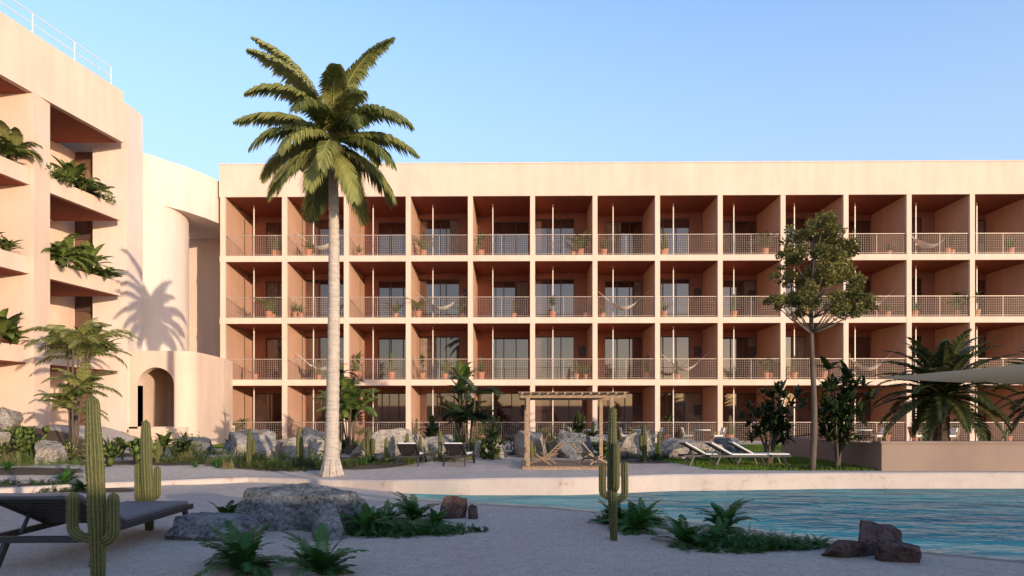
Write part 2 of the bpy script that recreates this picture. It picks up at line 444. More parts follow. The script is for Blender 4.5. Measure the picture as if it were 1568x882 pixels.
prism(cyl, [(-17.45, 33.95), (-16.75, 35.0), (-16.2, 36.3), (-15.86, 37.6), (-15.86, 41), (-19, 41), (-19, 35)], 12.2, CT - .003, 'stucco_pale')
cyl.box(-19.5, -15.86, 40.5, 41, -.3, 12.25, 'stucco')
cyl.obj('round_tower')

# low arched pavilion
pav = MB(); FZ = 1.2; TZ = 4.65
ax0, ax1 = -17.0, -15.35; cx = (ax0 + ax1) / 2; rad = (ax1 - ax0) / 2; spr = 3.9 - rad
yF = 31.0; yB = 31.45
pts = [(ax0, FZ)] + [(cx - rad * math.cos(pi * i / 20), spr + rad * math.sin(pi * i / 20)) for i in range(21)] + [(ax1, FZ)]
for y, flip in ((yF, 0), (yB, 1)):
    vs = []; fs = []
    for (x, z) in pts: vs += [(x, y, z), (x, y, TZ)]
    for i in range(len(pts) - 1): fs.append((2 * i, 2 * i + 2, 2 * i + 3, 2 * i + 1))
    pav.add(vs, fs, 'stucco')
vs = []
for (x, z) in pts: vs += [(x, yF, z), (x, yB, z)]
pav.add(vs, [(2 * i, 2 * i + 2, 2 * i + 3, 2 * i + 1) for i in range(len(pts) - 1)], 'stucco')
pav.box(-17.42, ax0, yF, yB, -.2, TZ, 'stucco')
cv = [(ax1, yF)] + [(-15.35 + .75 * math.sin(pi / 2 * i / 10), 31.75 - .75 * math.cos(pi / 2 * i / 10)) for i in range(11)] + [(-14.62, 33), (-14.75, 35), (-15.1, 36.9)]
vs = []
for (x, y) in cv: vs += [(x, y, -.2), (x, y, TZ)]
pav.add(vs, [(2 * i, 2 * i + 2, 2 * i + 3, 2 * i + 1) for i in range(len(cv) - 1)], 'stucco')
top = [(-17.42, yF, TZ)] + [(x, y, TZ) for (x, y) in cv] + [(-17.42, 36.9, TZ)]
pav.add(top, [tuple(range(len(top)))], 'stucco_pale')
pav.box(-17.4, -14.8, 31, 36.5, -.2, FZ, 'stucco'); pav.box(-17.4, -14.9, 35, 35.2, FZ, TZ, 'stucco'); pav.box(-17.41, -17.3, 31.4, 36, FZ, TZ, 'stucco')
pav.tube([(-15.75, 33.2, FZ), (-15.75, 33.2, TZ)], .17, 16, 'stucco_pale')
pav.box(-16.8, -16.3, 34.9, 34.98, FZ, 3.4, 'glass')
pav.obj('arched_pavilion')
st = MB()
for i in range(6):
    st.box(-17.2 , -14.7 + .0, 31 - .38 * (i + 1), 31 - .38 * i, -.1, FZ - .17 * (i + .5), 'stucco')
st.obj('entrance_steps')

mb = MB(); mb.box(-34, 70, -12, -10, -.5, 3.1, 'stucco'); mb.box(-34.1, 70.1, -12.1, -9.9, 3.1, 3.2, 'stucco_pale'); mb.obj('garden_wall')

# ------------------------------------------------------------ plants
def frond(mb, base, az, el, L, droop, ll, n, w, mat, rg, stem=.012, stemmat=None, hang=.5, lift=.0, twist=0, tip=.25, expo=1.3):
    p = Vector(base); pts = [p.copy()]; dirs = []
    seg = 14; e = el
    for i in range(seg):
        t = i / seg; e = el - droop * (t ** expo)
        az2 = az + twist * t
        d = Vector((math.cos(az2) * math.cos(e), math.sin(az2) * math.cos(e), math.sin(e)))
        p = p + d * (L / seg); pts.append(p.copy()); dirs.append(d)
    dirs.append(dirs[-1])
    mb.tube(pts[::2], [stem * (1 - .85 * i / (seg // 2)) for i in range(len(pts[::2]))], 4, stemmat or mat, .8, False)
    base_sh = rg.uniform(.15, .75)
    for i in range(n):
        t = .1 + .9 * (i + .5) / n
        fi = t * seg; k = min(int(fi), seg - 1); q = pts[k].lerp(pts[k + 1], fi - k); d = dirs[k]
        side = Vector((math.sin(az + twist * t), -math.cos(az + twist * t), 0))
        up = side.cross(d).normalized()
        prof = (math.sin(pi * min(1, (t * .88 + .1))) ** .6) * (1 - tip * t)
        for sg in (-1, 1):
            l = ll * prof * rg.uniform(.85, 1.1)
            dr = (side * sg * (.9 - .35 * t) + d * (.45 + .4 * t) + up * (lift + rg.uniform(-.12, .12))).normalized()
            mid = q + dr * l * .5 + Vector((0, 0, -hang * l * .12)); end = q + dr * l * (1 - .12 * hang) + Vector((0, 0, -hang * l * .62))
            wv = d * (w * .5)
            mb.add([q - wv * .6, q + wv * .6, mid + wv, mid - wv, end], [(0, 1, 2, 3), (3, 2, 4)], mat, min(1, max(0, base_sh + rg.uniform(-.2, .25))))
def blade(mb, base, az, el, L, w, droop, mat, rg, seg=5, fold=.25):
    p = Vector(base); vs = []
    for i in range(seg + 1):
        t = i / seg; e = el - droop * t * t
        d = Vector((math.cos(az) * math.cos(e), math.sin(az) * math.cos(e), math.sin(e)))
        s_ = Vector((-math.sin(az), math.cos(az), 0)); up = s_.cross(d) * -1
        ww = w * .5 * max(.02, math.sin(pi * (.12 + .88 * t)) ** .7)
        vs += [p - s_ * ww + up * ww * fold, p.copy(), p + s_ * ww + up * ww * fold]
        p = p + d * (L / seg)
    fs = []
    for i in range(seg):
        a = i * 3; fs += [(a, a + 1, a + 4, a + 3), (a + 1, a + 2, a + 5, a + 4)]
    mb.add(vs, fs, mat, rg.random())
def fern(seed, mat='fern', L=.5, n=24):
    rg = random.Random(seed); mb = MB()
    for i in range(n):
        frond(mb, (0, 0, 0), i * 2.4 + rg.uniform(-.3, .3), rg.uniform(.4, 1.45), L * rg.uniform(.6, 1.15), rg.uniform(.8, 1.5), L * .27, 24, .022, mat, rg, .005, hang=.3)
    return mb.mesh('fern', False)
def agave(seed, mat='shrub', n=22, L=.6, w=.09, droop=.5):
    rg = random.Random(seed); mb = MB()
    for i in range(n): blade(mb, (0, 0, 0), i * 2.4, rg.uniform(.3, 1.4), L * rg.uniform(.7, 1.1), w, rg.uniform(0, droop), mat, rg, 4, .5)
    return mb.mesh('agave')
def tuft(seed, mat='dry', n=90, L=.5, r=.25, w=.014):
    rg = random.Random(seed); mb = MB()
    for i in range(n):
        a = rg.uniform(0, 2 * pi); q = r * rg.random() ** .5; ph = rg.uniform(0, 2 * pi)
        blade(mb, (math.cos(ph) * q, math.sin(ph) * q, 0), a, rg.uniform(.7, 1.5), L * rg.uniform(.5, 1.1), w, rg.uniform(.2, 1.4), mat, rg, 3, .1)
    return mb.mesh('tuft')
def bush(seed, mat='shrub', n=500, rx=.6, rz=.5, leaf=.09):
    rg = random.Random(seed); mb = MB()
    cl = [(rg.uniform(-.7, .7) * rx, rg.uniform(-.7, .7) * rx, rg.uniform(.15, .95) * rz, rg.uniform(.25, .5) * rx, rg.random()) for _ in range(12)]
    for i in range(n):
        c = rg.choice(cl); d = Vector((rg.gauss(0, 1), rg.gauss(0, 1), rg.gauss(0, 1))).normalized()
        p = Vector(c[:3]) + d * c[3] * rg.uniform(.6, 1.1)
        if p.z < .02: p.z = .02 + rg.random() * .1
        a = (d + Vector((rg.uniform(-.6, .6), rg.uniform(-.6, .6), rg.uniform(-.2, .8)))).normalized(); b_ = a.cross(Vector((rg.random(), rg.random(), rg.random()))).normalized()
        l = leaf * rg.uniform(.6, 1.3)
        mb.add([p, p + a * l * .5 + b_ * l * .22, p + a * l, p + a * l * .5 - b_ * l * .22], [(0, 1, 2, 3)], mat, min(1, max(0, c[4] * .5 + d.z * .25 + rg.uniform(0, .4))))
    return mb.mesh('bush')
def cactus_tube(mb, pts, rad, ribs, rg, spines=True):
    n = ribs * 4; vs = []; fs = []; pts = [Vector(p) for p in pts]; ring = []
    for i, p in enumerate(pts):
        d = (pts[min(i + 1, len(pts) - 1)] - pts[max(i - 1, 0)]).normalized()
        a = d.cross(Vector((0, 1, 0.001))).normalized(); b_ = d.cross(a); rr_ = []
        for k in range(n):
            t = 2 * pi * k / n; r = rad[i] * (1 + .17 * math.cos(ribs * t)); q = p + a * math.cos(t) * r + b_ * math.sin(t) * r
            vs.append(q); rr_.append((q, (q - p).normalized()))
        ring.append(rr_)
    o = len(pts)
    for k in range(n):
        k2 = (k + 1) % n; f = [(i * n + k, i * n + k2, (i + 1) * n + k2, (i + 1) * n + k) for i in range(o - 1)]
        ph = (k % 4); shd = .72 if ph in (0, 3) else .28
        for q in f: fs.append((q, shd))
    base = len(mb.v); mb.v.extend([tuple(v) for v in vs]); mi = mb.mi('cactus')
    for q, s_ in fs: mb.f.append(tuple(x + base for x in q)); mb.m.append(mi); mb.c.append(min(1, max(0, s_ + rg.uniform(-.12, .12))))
    if spines:
        for i in range(1, o - 1):
            for k in range(0, n, 4):
                q, nn = ring[i][k]
                for _ in range(2):
                    e = q + (nn + Vector((rg.uniform(-.8, .8), rg.uniform(-.8, .8), rg.uniform(-.7, .9)))).normalized() * .018
                    mb.add([q + Vector((0, 0, .0015)), q - Vector((.0, 0, .0015)), e], [(0, 1, 2)], 'spine')
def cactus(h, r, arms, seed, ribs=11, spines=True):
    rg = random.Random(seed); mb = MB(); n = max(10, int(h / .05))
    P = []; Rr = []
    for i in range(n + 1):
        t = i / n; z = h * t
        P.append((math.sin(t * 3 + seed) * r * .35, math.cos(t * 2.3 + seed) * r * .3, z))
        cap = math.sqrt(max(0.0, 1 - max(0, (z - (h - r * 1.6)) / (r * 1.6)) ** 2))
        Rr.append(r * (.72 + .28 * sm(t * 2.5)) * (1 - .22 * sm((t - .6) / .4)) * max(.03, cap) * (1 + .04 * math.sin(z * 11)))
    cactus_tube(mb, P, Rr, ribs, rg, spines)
    for (z0, az, out, ht, ar) in arms:
        P = []; Rr = []; m_ = 26; L1 = out * 1.4; Lt = L1 + ht
        for i in range(m_ + 1):
            s_ = Lt * i / m_
            if s_ < L1: a = s_ / L1 * pi / 2; x = out * math.sin(a); z = z0 - .04 + out * .6 * (1 - math.cos(a))
            else: x = out; z = z0 - .04 + out * .6 + (s_ - L1)
            P.append((math.cos(az) * x, math.sin(az) * x, z))
            rem = Lt - s_; cap = math.sqrt(max(0, 1 - max(0, 1 - rem / (ar * 1.5)) ** 2)) if rem < ar * 1.5 else 1
            Rr.append(ar * max(.04, cap) * (.85 + .15 * sm(i / 8)))
        cactus_tube(mb, P, Rr, max(7, ribs - 3), rg, spines)
    return mb.mesh('cactus', True)
def pricklypear(seed):
    rg = random.Random(seed); mb = MB()
    def pad(base, az, tilt, s_, depth):
        up = Vector((math.sin(tilt) * math.cos(az), math.sin(tilt) * math.sin(az), math.cos(tilt)))
        side = Vector((-math.sin(az + rg.uniform(-.8, .8)), math.cos(az), 0)).normalized(); nn = up.cross(side).normalized()
        c = Vector(base) + up * s_ * .9; n = 14; vs = [c + nn * s_ * .13, c - nn * s_ * .13]
        for k in range(n):
            t = 2 * pi * k / n; vs.append(c + up * math.cos(t) * s_ * (.95) + side * math.sin(t) * s_ * (.68 + .1 * math.cos(t)))
        fs = []
        for k in range(n): a = 2 + k; b_ = 2 + (k + 1) % n; fs += [(0, a, b_), (1, b_, a)]
        mb.add(vs, fs, 'shrub', rg.uniform(.2, .9))
        if depth:
            for q in range(rg.choice((2, 2, 3))):
                pad(c + up * s_ * .75 + side * s_ * rg.uniform(-.5, .5), az + rg.uniform(-1, 1) + q * 3, rg.uniform(.1, .9), s_ * .8, depth - 1)
    for i in range(5): pad((rg.uniform(-.15, .15), rg.uniform(-.15, .15), 0), i * 1.3, rg.uniform(.1, .7), .17, 2)
    return mb.mesh('prickly_pear', True)
def clump_palm(seed, h, nst, L, mat='palmleaf', stemr=.035, nf=7, ll=.4, spread=.3):
    rg = random.Random(seed); mb = MB()
    for s_ in range(nst):
        a = s_ * 2.4 + rg.random(); hh = h * rg.uniform(.45, 1); lean = spread * rg.uniform(.4, 1)
        P = [(math.cos(a) * lean * (t / 6) ** 1.4 * hh * .35 + math.cos(a) * .08, math.sin(a) * lean * (t / 6) ** 1.4 * hh * .35 + math.sin(a) * .08, hh * t / 6) for t in range(7)]
        mb.tube(P, [stemr * (1 - .4 * t / 6) for t in range(7)], 7, 'bark')
        for i in range(nf):
            frond(mb, P[-1], i * 2.4 + rg.random(), rg.uniform(.25, 1.3), L * rg.uniform(.75, 1.1), rg.uniform(1.0, 1.9), ll, 26, .05, mat, rg, .012, hang=.6)
    return mb.mesh('palm_shrub')
def broadleaf(seed, h, nst, L, w, mat='shrub', n=9, droop=1.3):
    rg = random.Random(seed); mb = MB()
    for s_ in range(nst):
        a = s_ * 2.4 + rg.random(); hh = h * rg.uniform(.4, 1)
        P = [(math.cos(a) * .25 * hh * .4 * (t / 5) ** 1.3, math.sin(a) * .25 * hh * .4 * (t / 5) ** 1.3, hh * t / 5) for t in range(6)]
        mb.tube(P, .025, 6, 'bark')
        for i in range(n): blade(mb, P[-1 - (i % 2 if hh > .3 else 0)], i * 2.4 + rg.random(), rg.uniform(.1, 1.35), L * rg.uniform(.6, 1.1), w, rg.uniform(.4, droop), mat, rg, 6, .25)
    return mb.mesh('broadleaf')
def leafytree(seed, h, mat='dark', leaf=.16, ncl=16, r=.9, nleaf=60):
    rg = random.Random(seed); mb = MB()
    tips = []
    for s_ in range(6):
        a = s_ * 1.3 + rg.random(); hh = h * rg.uniform(.6, 1)
        P = [(math.cos(a) * r * .7 * (t / 6) ** 1.2 + rg.uniform(-.04, .04), math.sin(a) * r * .7 * (t / 6) ** 1.2, hh * t / 6) for t in range(7)]
        mb.tube(P, [.05 * (1 - .7 * t / 6) for t in range(7)], 6, 'bark'); tips += P[2:]
    for c in range(ncl):
        q = Vector(rg.choice(tips)) + Vector((rg.uniform(-.35, .35), rg.uniform(-.35, .35), rg.uniform(-.1, .3)))
        for i in range(nleaf // 4):
            blade(mb, q, rg.uniform(0, 2 * pi), rg.uniform(-.4, 1.2), leaf * rg.uniform(1, 2.4), leaf * .55, rg.uniform(.2, 1.2), mat, rg, 3, .2)
    return mb.mesh('leafy')

def coconut_palm():
    rg = random.Random(11); root = empty('coconut_palm', (-4.62, 17.5, H(-4.5, 17.5) - .05))
    mb = MB(); n = 80; P = []; Rr = []; hh = 8.45
    for i in range(n + 1):
        t = i / n; z = hh * t
        P.append((.07 * math.sin(t * 2.6) - .02, .05 * t, z))
        Rr.append(.11 + .065 * (1 - t) + .13 * math.exp(-z * 3.2) + (.010 if i % 2 else -.0))
    mb.tube(P, Rr, 20, 'palmbark')
    for i in range(9):
        a = i * .7; mb.tube([(math.cos(a) * .14, math.sin(a) * .14, .6), (math.cos(a) * .24, math.sin(a) * .24, .15), (math.cos(a) * .34, math.sin(a) * .34, -.1)], [.03, .05, .04], 6, 'palmbark')
    mb.obj('trunk', root, True)
    mb = MB(); top = Vector((.03, .05, hh))
    mb.tube([top - Vector((0, 0, .5)), top, top + Vector((0, 0, .5)), top + Vector((0, 0, .8))], [.12, .18, .12, .03], 12, 'palmleaf', .9)
    for i in range(9):
        a = i * .9; c = top + Vector((math.cos(a) * .2, math.sin(a) * .2, -.05 - .1 * (i % 2)))
        mb.tube([c + Vector((0, 0, .11)), c + Vector((0, 0, .07)), c, c - Vector((0, 0, .08)), c - Vector((0, 0, .12))], [.02, .07, .10, .07, .02], 8, 'pot', .5)
    F = [(190, 74, 3.15, 1.0), (215, 66, 2.8, 1.35), (-30, 80, 2.95, 1.2), (-80, 78, 2.4, 2.0), (100, 70, 2.6, 1.8), (5, 58, 2.4, 1.9), (-150, 66, 2.6, 1.9), (-25, 46, 2.4, 1.8), (190, 36, 2.55, 1.2), (60, 42, 2.4, 1.6),
         (130, 34, 2.4, 1.5), (-100, 44, 2.3, 1.9), (-55, 32, 2.3, 1.7), (215, 22, 2.3, 1.5), (12, 24, 2.35, 1.3), (80, 18, 2.3, 1.4), (168, 10, 2.35, 1.2), (250, 12, 2.2, 1.5), (-30, 8, 2.3, 1.35), (-75, -4, 2.1, 1.3),
         (40, -3, 2.2, 1.3), (110, -5, 2.2, 1.2), (190, -12, 2.2, 1.1), (225, -20, 2.1, 1.0), (-5, -15, 2.2, 1.05), (-110, -28, 1.9, .9), (140, -30, 2.0, .9), (-45, -32, 2.0, .9), (70, -30, 2.0, .9), (-60, 60, 2.5, 1.7), (165, 58, 2.7, 1.3)]
    for i, (az, el, L_, dr) in enumerate(F):
        t = i / len(F)
        frond(mb, top + Vector((0, 0, .35 - .45 * t)), math.radians(az + rg.uniform(-6, 6)), math.radians(el), L_, dr, .58, 78, .085, 'palmleaf', rg, .035, hang=.95, lift=.12, twist=rg.uniform(-.35, .35), tip=.1, expo=1.15)
    mb.obj('crown', root)
coconut_palm()

def date_palm(loc, seed):
    rg = random.Random(seed); root = empty('date_palm', loc); mb = MB()
    P = [(0, 0, 1.9 * t / 20) for t in range(21)]
    mb.tube(P, [.2 + (.03 if t % 2 else 0) + (.06 if t > 15 else 0) for t in range(21)], 12, 'bark')
    mb.obj('trunk', root); mb = MB()
    for i in range(58):
        t = i / 57
        frond(mb, (0, 0, 1.9 + .2 * (1 - t)), i * 2.4, 1.4 - 1.75 * t, rg.uniform(1.9, 2.35), rg.uniform(.8, 1.3), .5, 50, .06, 'cyc', rg, .022, hang=.4, lift=.25)
    mb.obj('crown', root)
date_palm((12.9, 20.5, .3), 5); date_palm((17.4, 21.5, .3), 6)

def slender_tree():
    rg = random.Random(21); X, Y = 7.75, 17.6; root = empty('slender_tree', (X, Y, H(X, Y) - .03)); mb = MB()
    tr = [Vector((.05 * math.sin(z * 1.3), .04 * math.cos(z), z)) for z in [6.3 * i / 16 for i in range(17)]]
    mb.tube(tr, [.075 * (1 - .75 * i / 16) + .012 for i in range(17)], 9, 'bark')
    cl = []
    for (dx, z, r) in [(.1, 6.35, .36), (-.25, 6.05, .36), (.45, 6.05, .38), (.8, 5.8, .34), (-.15, 5.6, .42), (.45, 5.5, .44), (-.55, 5.6, .3), (1.0, 5.35, .34), (.0, 5.05, .36), (.55, 4.95, .38), (.95, 4.85, .28),
                       (-.6, 5.15, .3), (1.15, 4.5, .34), (.75, 4.35, .32), (1.42, 4.3, .24), (-.35, 4.6, .26), (-.75, 4.4, .28), (-1.02, 4.38, .18), (.2, 4.5, .26), (.35, 4.1, .22), (-.2, 4.1, .2), (1.15, 4.1, .2)]:
        dy = rg.uniform(-.75, .75) * (1 - abs(dx - .2) / 1.9); cl.append((Vector((dx, dy, z)), r))
        if rg.random() < .7: cl.append((Vector((dx * .8 + rg.uniform(-.2, .2), -dy + rg.uniform(-.2, .2), z + rg.uniform(-.2, .2))), r * .8))
    for c, r in cl:
        k = min(16, max(6, int((c.z - .55) / 6.3 * 16))); a = tr[k]
        mb.tube([a, a.lerp(c, .5) + Vector((0, 0, -.06)), c], [.028, .018, .006], 5, 'bark')
        for q in range(5):
            e = c + Vector((rg.gauss(0, 1), rg.gauss(0, 1), rg.gauss(0, .8))).normalized() * r * .8
            mb.tube([a.lerp(c, .8), e], [.008, .003], 3, 'bark')
    mb.obj('trunk_and_limbs', root, True); mb = MB()
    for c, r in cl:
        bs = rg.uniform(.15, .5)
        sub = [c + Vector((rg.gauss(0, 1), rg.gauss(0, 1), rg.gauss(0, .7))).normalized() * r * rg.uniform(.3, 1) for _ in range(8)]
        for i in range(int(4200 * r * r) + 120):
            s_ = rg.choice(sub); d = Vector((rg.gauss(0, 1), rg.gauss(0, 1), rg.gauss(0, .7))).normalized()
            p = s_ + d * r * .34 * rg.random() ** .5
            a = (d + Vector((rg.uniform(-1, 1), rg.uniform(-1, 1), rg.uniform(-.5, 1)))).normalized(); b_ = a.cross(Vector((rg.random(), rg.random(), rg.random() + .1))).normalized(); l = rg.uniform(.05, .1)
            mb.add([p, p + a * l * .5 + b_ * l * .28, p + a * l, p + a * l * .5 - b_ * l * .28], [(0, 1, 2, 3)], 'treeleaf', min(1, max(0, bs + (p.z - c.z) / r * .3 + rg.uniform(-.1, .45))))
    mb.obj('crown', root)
slender_tree()

# rocks
import bmesh
def rock(seed, mat, sx, sy, sz, planes=9):
    rg = random.Random(seed)
    bm = bmesh.new(); bmesh.ops.create_icosphere(bm, subdivisions=5, radius=1)
    pl = []
    for _ in range(planes):
        n = Vector((rg.gauss(0, 1), rg.gauss(0, 1), rg.gauss(0, .6))).normalized(); pl.append((n, rg.uniform(.52, .78)))
    pl.append((Vector((rg.uniform(-.25, .25), rg.uniform(-.25, .25), 1)).normalized(), .6))
    for v in bm.verts:
        v.co *= 1.15
        for n, d in pl:
            q = v.co.dot(n) - d
            if q > 0: v.co -= n * q * .97
        nn = noise.fractal(v.co * 1.8 + Vector((seed * 3.1, 0, 0)), .7, 2.1, 8)
        v.co *= 1 + .09 * nn
        v.co.x *= sx; v.co.y *= sy; v.co.z *= sz
    me = bpy.data.meshes.new('rock'); bm.to_mesh(me); bm.free(); me.materials.append(M[mat]); return me
def putrock(name, seed, mat, x, y, w, d, h, rz=0, planes=9):
    me = rock(seed, mat, w * .68, d * .68, h * 1.12, planes); return put(me, name, None, (x, y, H(x, y) + h * .28), rz)
putrock('grey_boulder', 1, 'rock', -3.05, 10.0, 1.25, .85, .58, .1, 7)
putrock('grey_boulder', 12, 'rock', -2.48, 9.05, .42, .4, .44, .5, 6)
putrock('grey_boulder', 13, 'rock', -4.0, 9.1, 1.15, .6, .29, -.1, 7)
putrock('red_boulder', 4, 'rockred', -.95, 10.9, .34, .3, .33, .2)
putrock('red_boulder', 5, 'rockred', -.62, 10.85, .17, .17, .22, .2)
putrock('red_boulder', 6, 'rockred', 3.95, 8.0, .52, .4, .17, .1)
putrock('red_boulder', 7, 'rockred', 4.32, 8.15, .42, .4, .32, .9)
putrock('red_boulder', 8, 'rockred', 4.38, 7.7, .36, .3, .22, .4)
sd = 20
ROCKS = [(-8.6, 22.3, 1.7, .85), (-7.3, 22.8, 1.2, .8), (-5.75, 20.6, .9, .7), (-6.9, 23.4, 1.5, 1.0), (-4.35, 22.2, 1.7, .95), (-3.2, 22.6, 1.2, .85), (.75, 22.4, 1.2, .95), (2.05, 22.2, 1.4, .85), (4.0, 22.6, 1.1, .9), (-2.4, 23.6, 1.2, .8),
                     (6.3, 23.6, 1.6, .6), (7.6, 24.0, 1.3, .7), (-13.2, 19.6, 1.0, .6), (-17.4, 23.0, 1.8, .7), (-15.8, 20.6, 1.2, .5), (-11.2, 24.5, 1.3, .6), (5.2, 21.6, .9, .4), (-.6, 22.6, .9, .6), (3.1, 23.2, 1.0, .8), (-9.8, 25, 1.5, .9)]
for (x, y, w, h) in ROCKS:
    sd += 1; putrock('tan_boulder', sd, 'rocktan' if sd % 4 else 'rock', x, y, w, w * .75, h * .88, sd)

# cacti
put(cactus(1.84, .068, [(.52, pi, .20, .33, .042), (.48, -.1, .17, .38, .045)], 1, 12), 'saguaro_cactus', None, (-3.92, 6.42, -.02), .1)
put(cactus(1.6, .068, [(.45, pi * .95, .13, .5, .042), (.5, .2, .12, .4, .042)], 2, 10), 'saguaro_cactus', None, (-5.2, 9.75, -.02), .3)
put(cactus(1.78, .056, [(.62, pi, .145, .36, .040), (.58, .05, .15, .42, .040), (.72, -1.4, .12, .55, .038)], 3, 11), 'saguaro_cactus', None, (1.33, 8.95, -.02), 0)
small = [cactus(1.1, .07, [(.4, 0, .14, .35, .045)], 5, 9, False), cactus(1.0, .06, [], 6, 9, False), cactus(.8, .07, [(.25, 2.4, .13, .3, .05), (.3, 0, .14, .2, .04)], 7, 9, False)]
for i, (x, y, s_) in enumerate([(-7.4, 19.2, 1), (-6.3, 20.2, 1.1), (-4.4, 21, 1.2), (-6.0, 19.4, .8), (-2.2, 20.8, .95), (-1.9, 21.2, .75), (3.9, 20.2, 1.05), (4.6, 21.4, .9), (-10.2, 19.6, .9), (-3.2, 21.0, .8), (-13.4, 17.6, .8), (.6, 21.4, .8), (-3.6, 19.6, .7), (-2.7, 20.2, .8)]):
    put(small[i % 3], 'columnar_cactus', None, (x, y, H(x, y) - .02), i * 1.7, s_)
PP = [pricklypear(1), pricklypear(2)]
for i, (x, y, s_) in enumerate([(-15.2, 21.4, 1.3), (-10.2, 18.8, 1.1), (-.8, 21.5, 1.05), (-14.6, 20.6, 1), (2.9, 21.4, .9), (-10.9, 18.3, .9)]):
    put(PP[i % 2], 'prickly_pear', None, (x, y, H(x, y)), i, s_)
FE = [fern(i, L=.52) for i in range(1, 4)]
for i, (x, y, s_) in enumerate([(-4.35, 10.4, .95), (-2.05, 9.6, 1.0), (-1.55, 10.7, 1.1), (-2.8, 7.1, 1.2), (-1.9, 6.85, 1.1), (-3.0, 7.5, .9), (1.75, 9.6, 1.1), (3.05, 9.8, 1.1), (2.2, 8.7, .95), (1.55, 10.2, .9), (-2.2, 7.3, .6), (2.7, 8.9, .7), (-1.15, 10.2, .7), (-10.2, 15.6, .9), (-9.6, 15.2, .7), (2.0, 10.4, .9), (-4.0, 10.6, .7), (-1.9, 10.3, .8)]):
    put(FE[i % 3], 'fern_plant', None, (x, y, H(x, y)), i * 1.1, s_)
def cover(name, cx_, cy, rx, ry, n, seed, mat='fern', hgt=.16):
    rg = random.Random(seed); mb = MB()
    for i in range(n):
        a = rg.uniform(0, 2 * pi); q = rg.random() ** .5 * (1 + .25 * math.sin(a * 3 + seed) + .1 * math.sin(a * 7)); x = cx_ + math.cos(a) * rx * q; y = cy + math.sin(a) * ry * q
        frond(mb, (x, y, H(x, y) - .01), rg.uniform(0, 6.28), rg.uniform(.3, 1.3), hgt * rg.uniform(.9, 2.0) * (1.15 - .5 * q), rg.uniform(.6, 1.5), .05, 8, .016, mat, rg, .003, hang=.2)
    mb.obj(name)
cover('ground_cover_foliage', -1.5, 9.6, .9, .42, 700, 1)
cover('ground_cover_foliage', 2.95, 8.6, .85, .48, 760, 2)
cover('ground_cover_foliage', 1.75, 10.5, .5, .35, 260, 3)
cover('ground_cover_foliage', -10.8, 15.0, 1.6, .4, 300, 4, 'dark')
cover('ground_cover_foliage', 8.0, 18.0, 1.0, .3, 200, 5, 'dark')
cover('ground_cover_foliage', -5.9, 19.3, 2.4, .8, 900, 6, 'shrub', .24)
cover('ground_cover_foliage', -9.5, 20.2, 1.6, .7, 450, 7, 'shrub', .24)
cover('ground_cover_foliage', -13.5, 19.0, 2.2, 1.0, 600, 9, 'shrub', .28)
cover('ground_cover_foliage', 4.5, 21.5, 1.6, .5, 400, 8, 'dark', .2)
cover('ground_cover_foliage', -3.2, 20.6, 1.6, .5, 400, 10, 'dry', .2)

TU = [tuft(1, 'dry'), tuft(2, 'shrub', 110, .6, .3), tuft(3, 'dry', 120, .7, .3)]
AG = [agave(1), agave(2, 'fern', 18, .5, .08, .9), agave(3, 'dark', 26, .7, .07, .7)]
BU = [bush(1), bush(2, 'dark'), bush(3, 'dry', 450), bush(4, 'shrub', 600, .75, .8)]
BR = [broadleaf(1, .5, 3, .6, .2), broadleaf(2, .9, 3, .7, .2, 'dark')]
zones = [((-8.8, -4.9), (18.6, 21.6), 28, .65), ((-4.9, -1.5), (19.2, 21.6), 20, .6), ((-1.5, .1), (20.8, 22), 8, .6), ((3.0, 6.0), (20.2, 22), 10, .6), ((-12.2, -9), (20, 26), 16, 1), ((-18, -12.6), (17, 25), 40, 1), ((-17, -12), (14.5, 17), 8, 1), ((-9.5, 5.5), (23.4, 27), 50, 1.1), ((-9, 4), (27, 31), 22, 1)]
rg = random.Random(99)
for (xr, yr_, n, big) in zones:
    for i in range(n):
        x = rg.uniform(*xr); y = rg.uniform(*yr_)
        if y < rimY(x) + .7: continue
        if any(abs(x - q[0]) < q[2] * .6 and -1.2 < y - q[1] < .6 for q in ROCKS): continue
        k = rg.random()
        if k < .35: me, nm_, s_ = rg.choice(TU), 'grass_tuft', rg.uniform(.7, 1.1)
        elif k < .6: me, nm_, s_ = rg.choice(AG), 'agave_plant', rg.uniform(.6, 1.1)
        elif k < .87: me, nm_, s_ = rg.choice(BU), 'low_bush', rg.uniform(.6, 1.1)
        else: me, nm_, s_ = rg.choice(BR), 'broadleaf_plant', rg.uniform(.6, 1.1)
        put(me, nm_, None, (x, y, H(x, y) - .02), rg.uniform(0, 6), s_ * big)
put(clump_palm(1, 3.9, 4, 1.7, 'palmleaf', .05, 9, .5, .5), 'areca_palm', None, (-15.5, 24, H(-15.5, 24)))
put(clump_palm(2, 2.3, 3, 1.3, 'palmleaf', .04, 8, .4, .5), 'areca_palm', None, (-14.0, 21.8, H(-14, 21.8)))
put(clump_palm(3, 2.2, 4, 1.2, 'shrub', .04, 8, .4, .6), 'areca_palm', None, (-5.7, 23.9, .3))
put(broadleaf(7, 2.9, 4, .85, .22, 'dark', 14), 'banana_plant', None, (-5.9, 24.6, .3))
put(clump_palm(4, 2.4, 4, 1.1, 'dark', .04, 8, .4, .6), 'areca_palm', None, (-1.5, 24, .3))
put(broadleaf(8, 2.8, 4, .8, .22, 'shrub', 14), 'banana_plant', None, (-1.9, 24.6, .3))
put(leafytree(1, 2.3, 'dark', .17, 80, .8, 60), 'frangipani_tree', None, (8.75, 18.3, .3))
put(leafytree(2, 2.1, 'dark', .16, 70, .75, 60), 'frangipani_tree', None, (7.4, 19.6, .3))
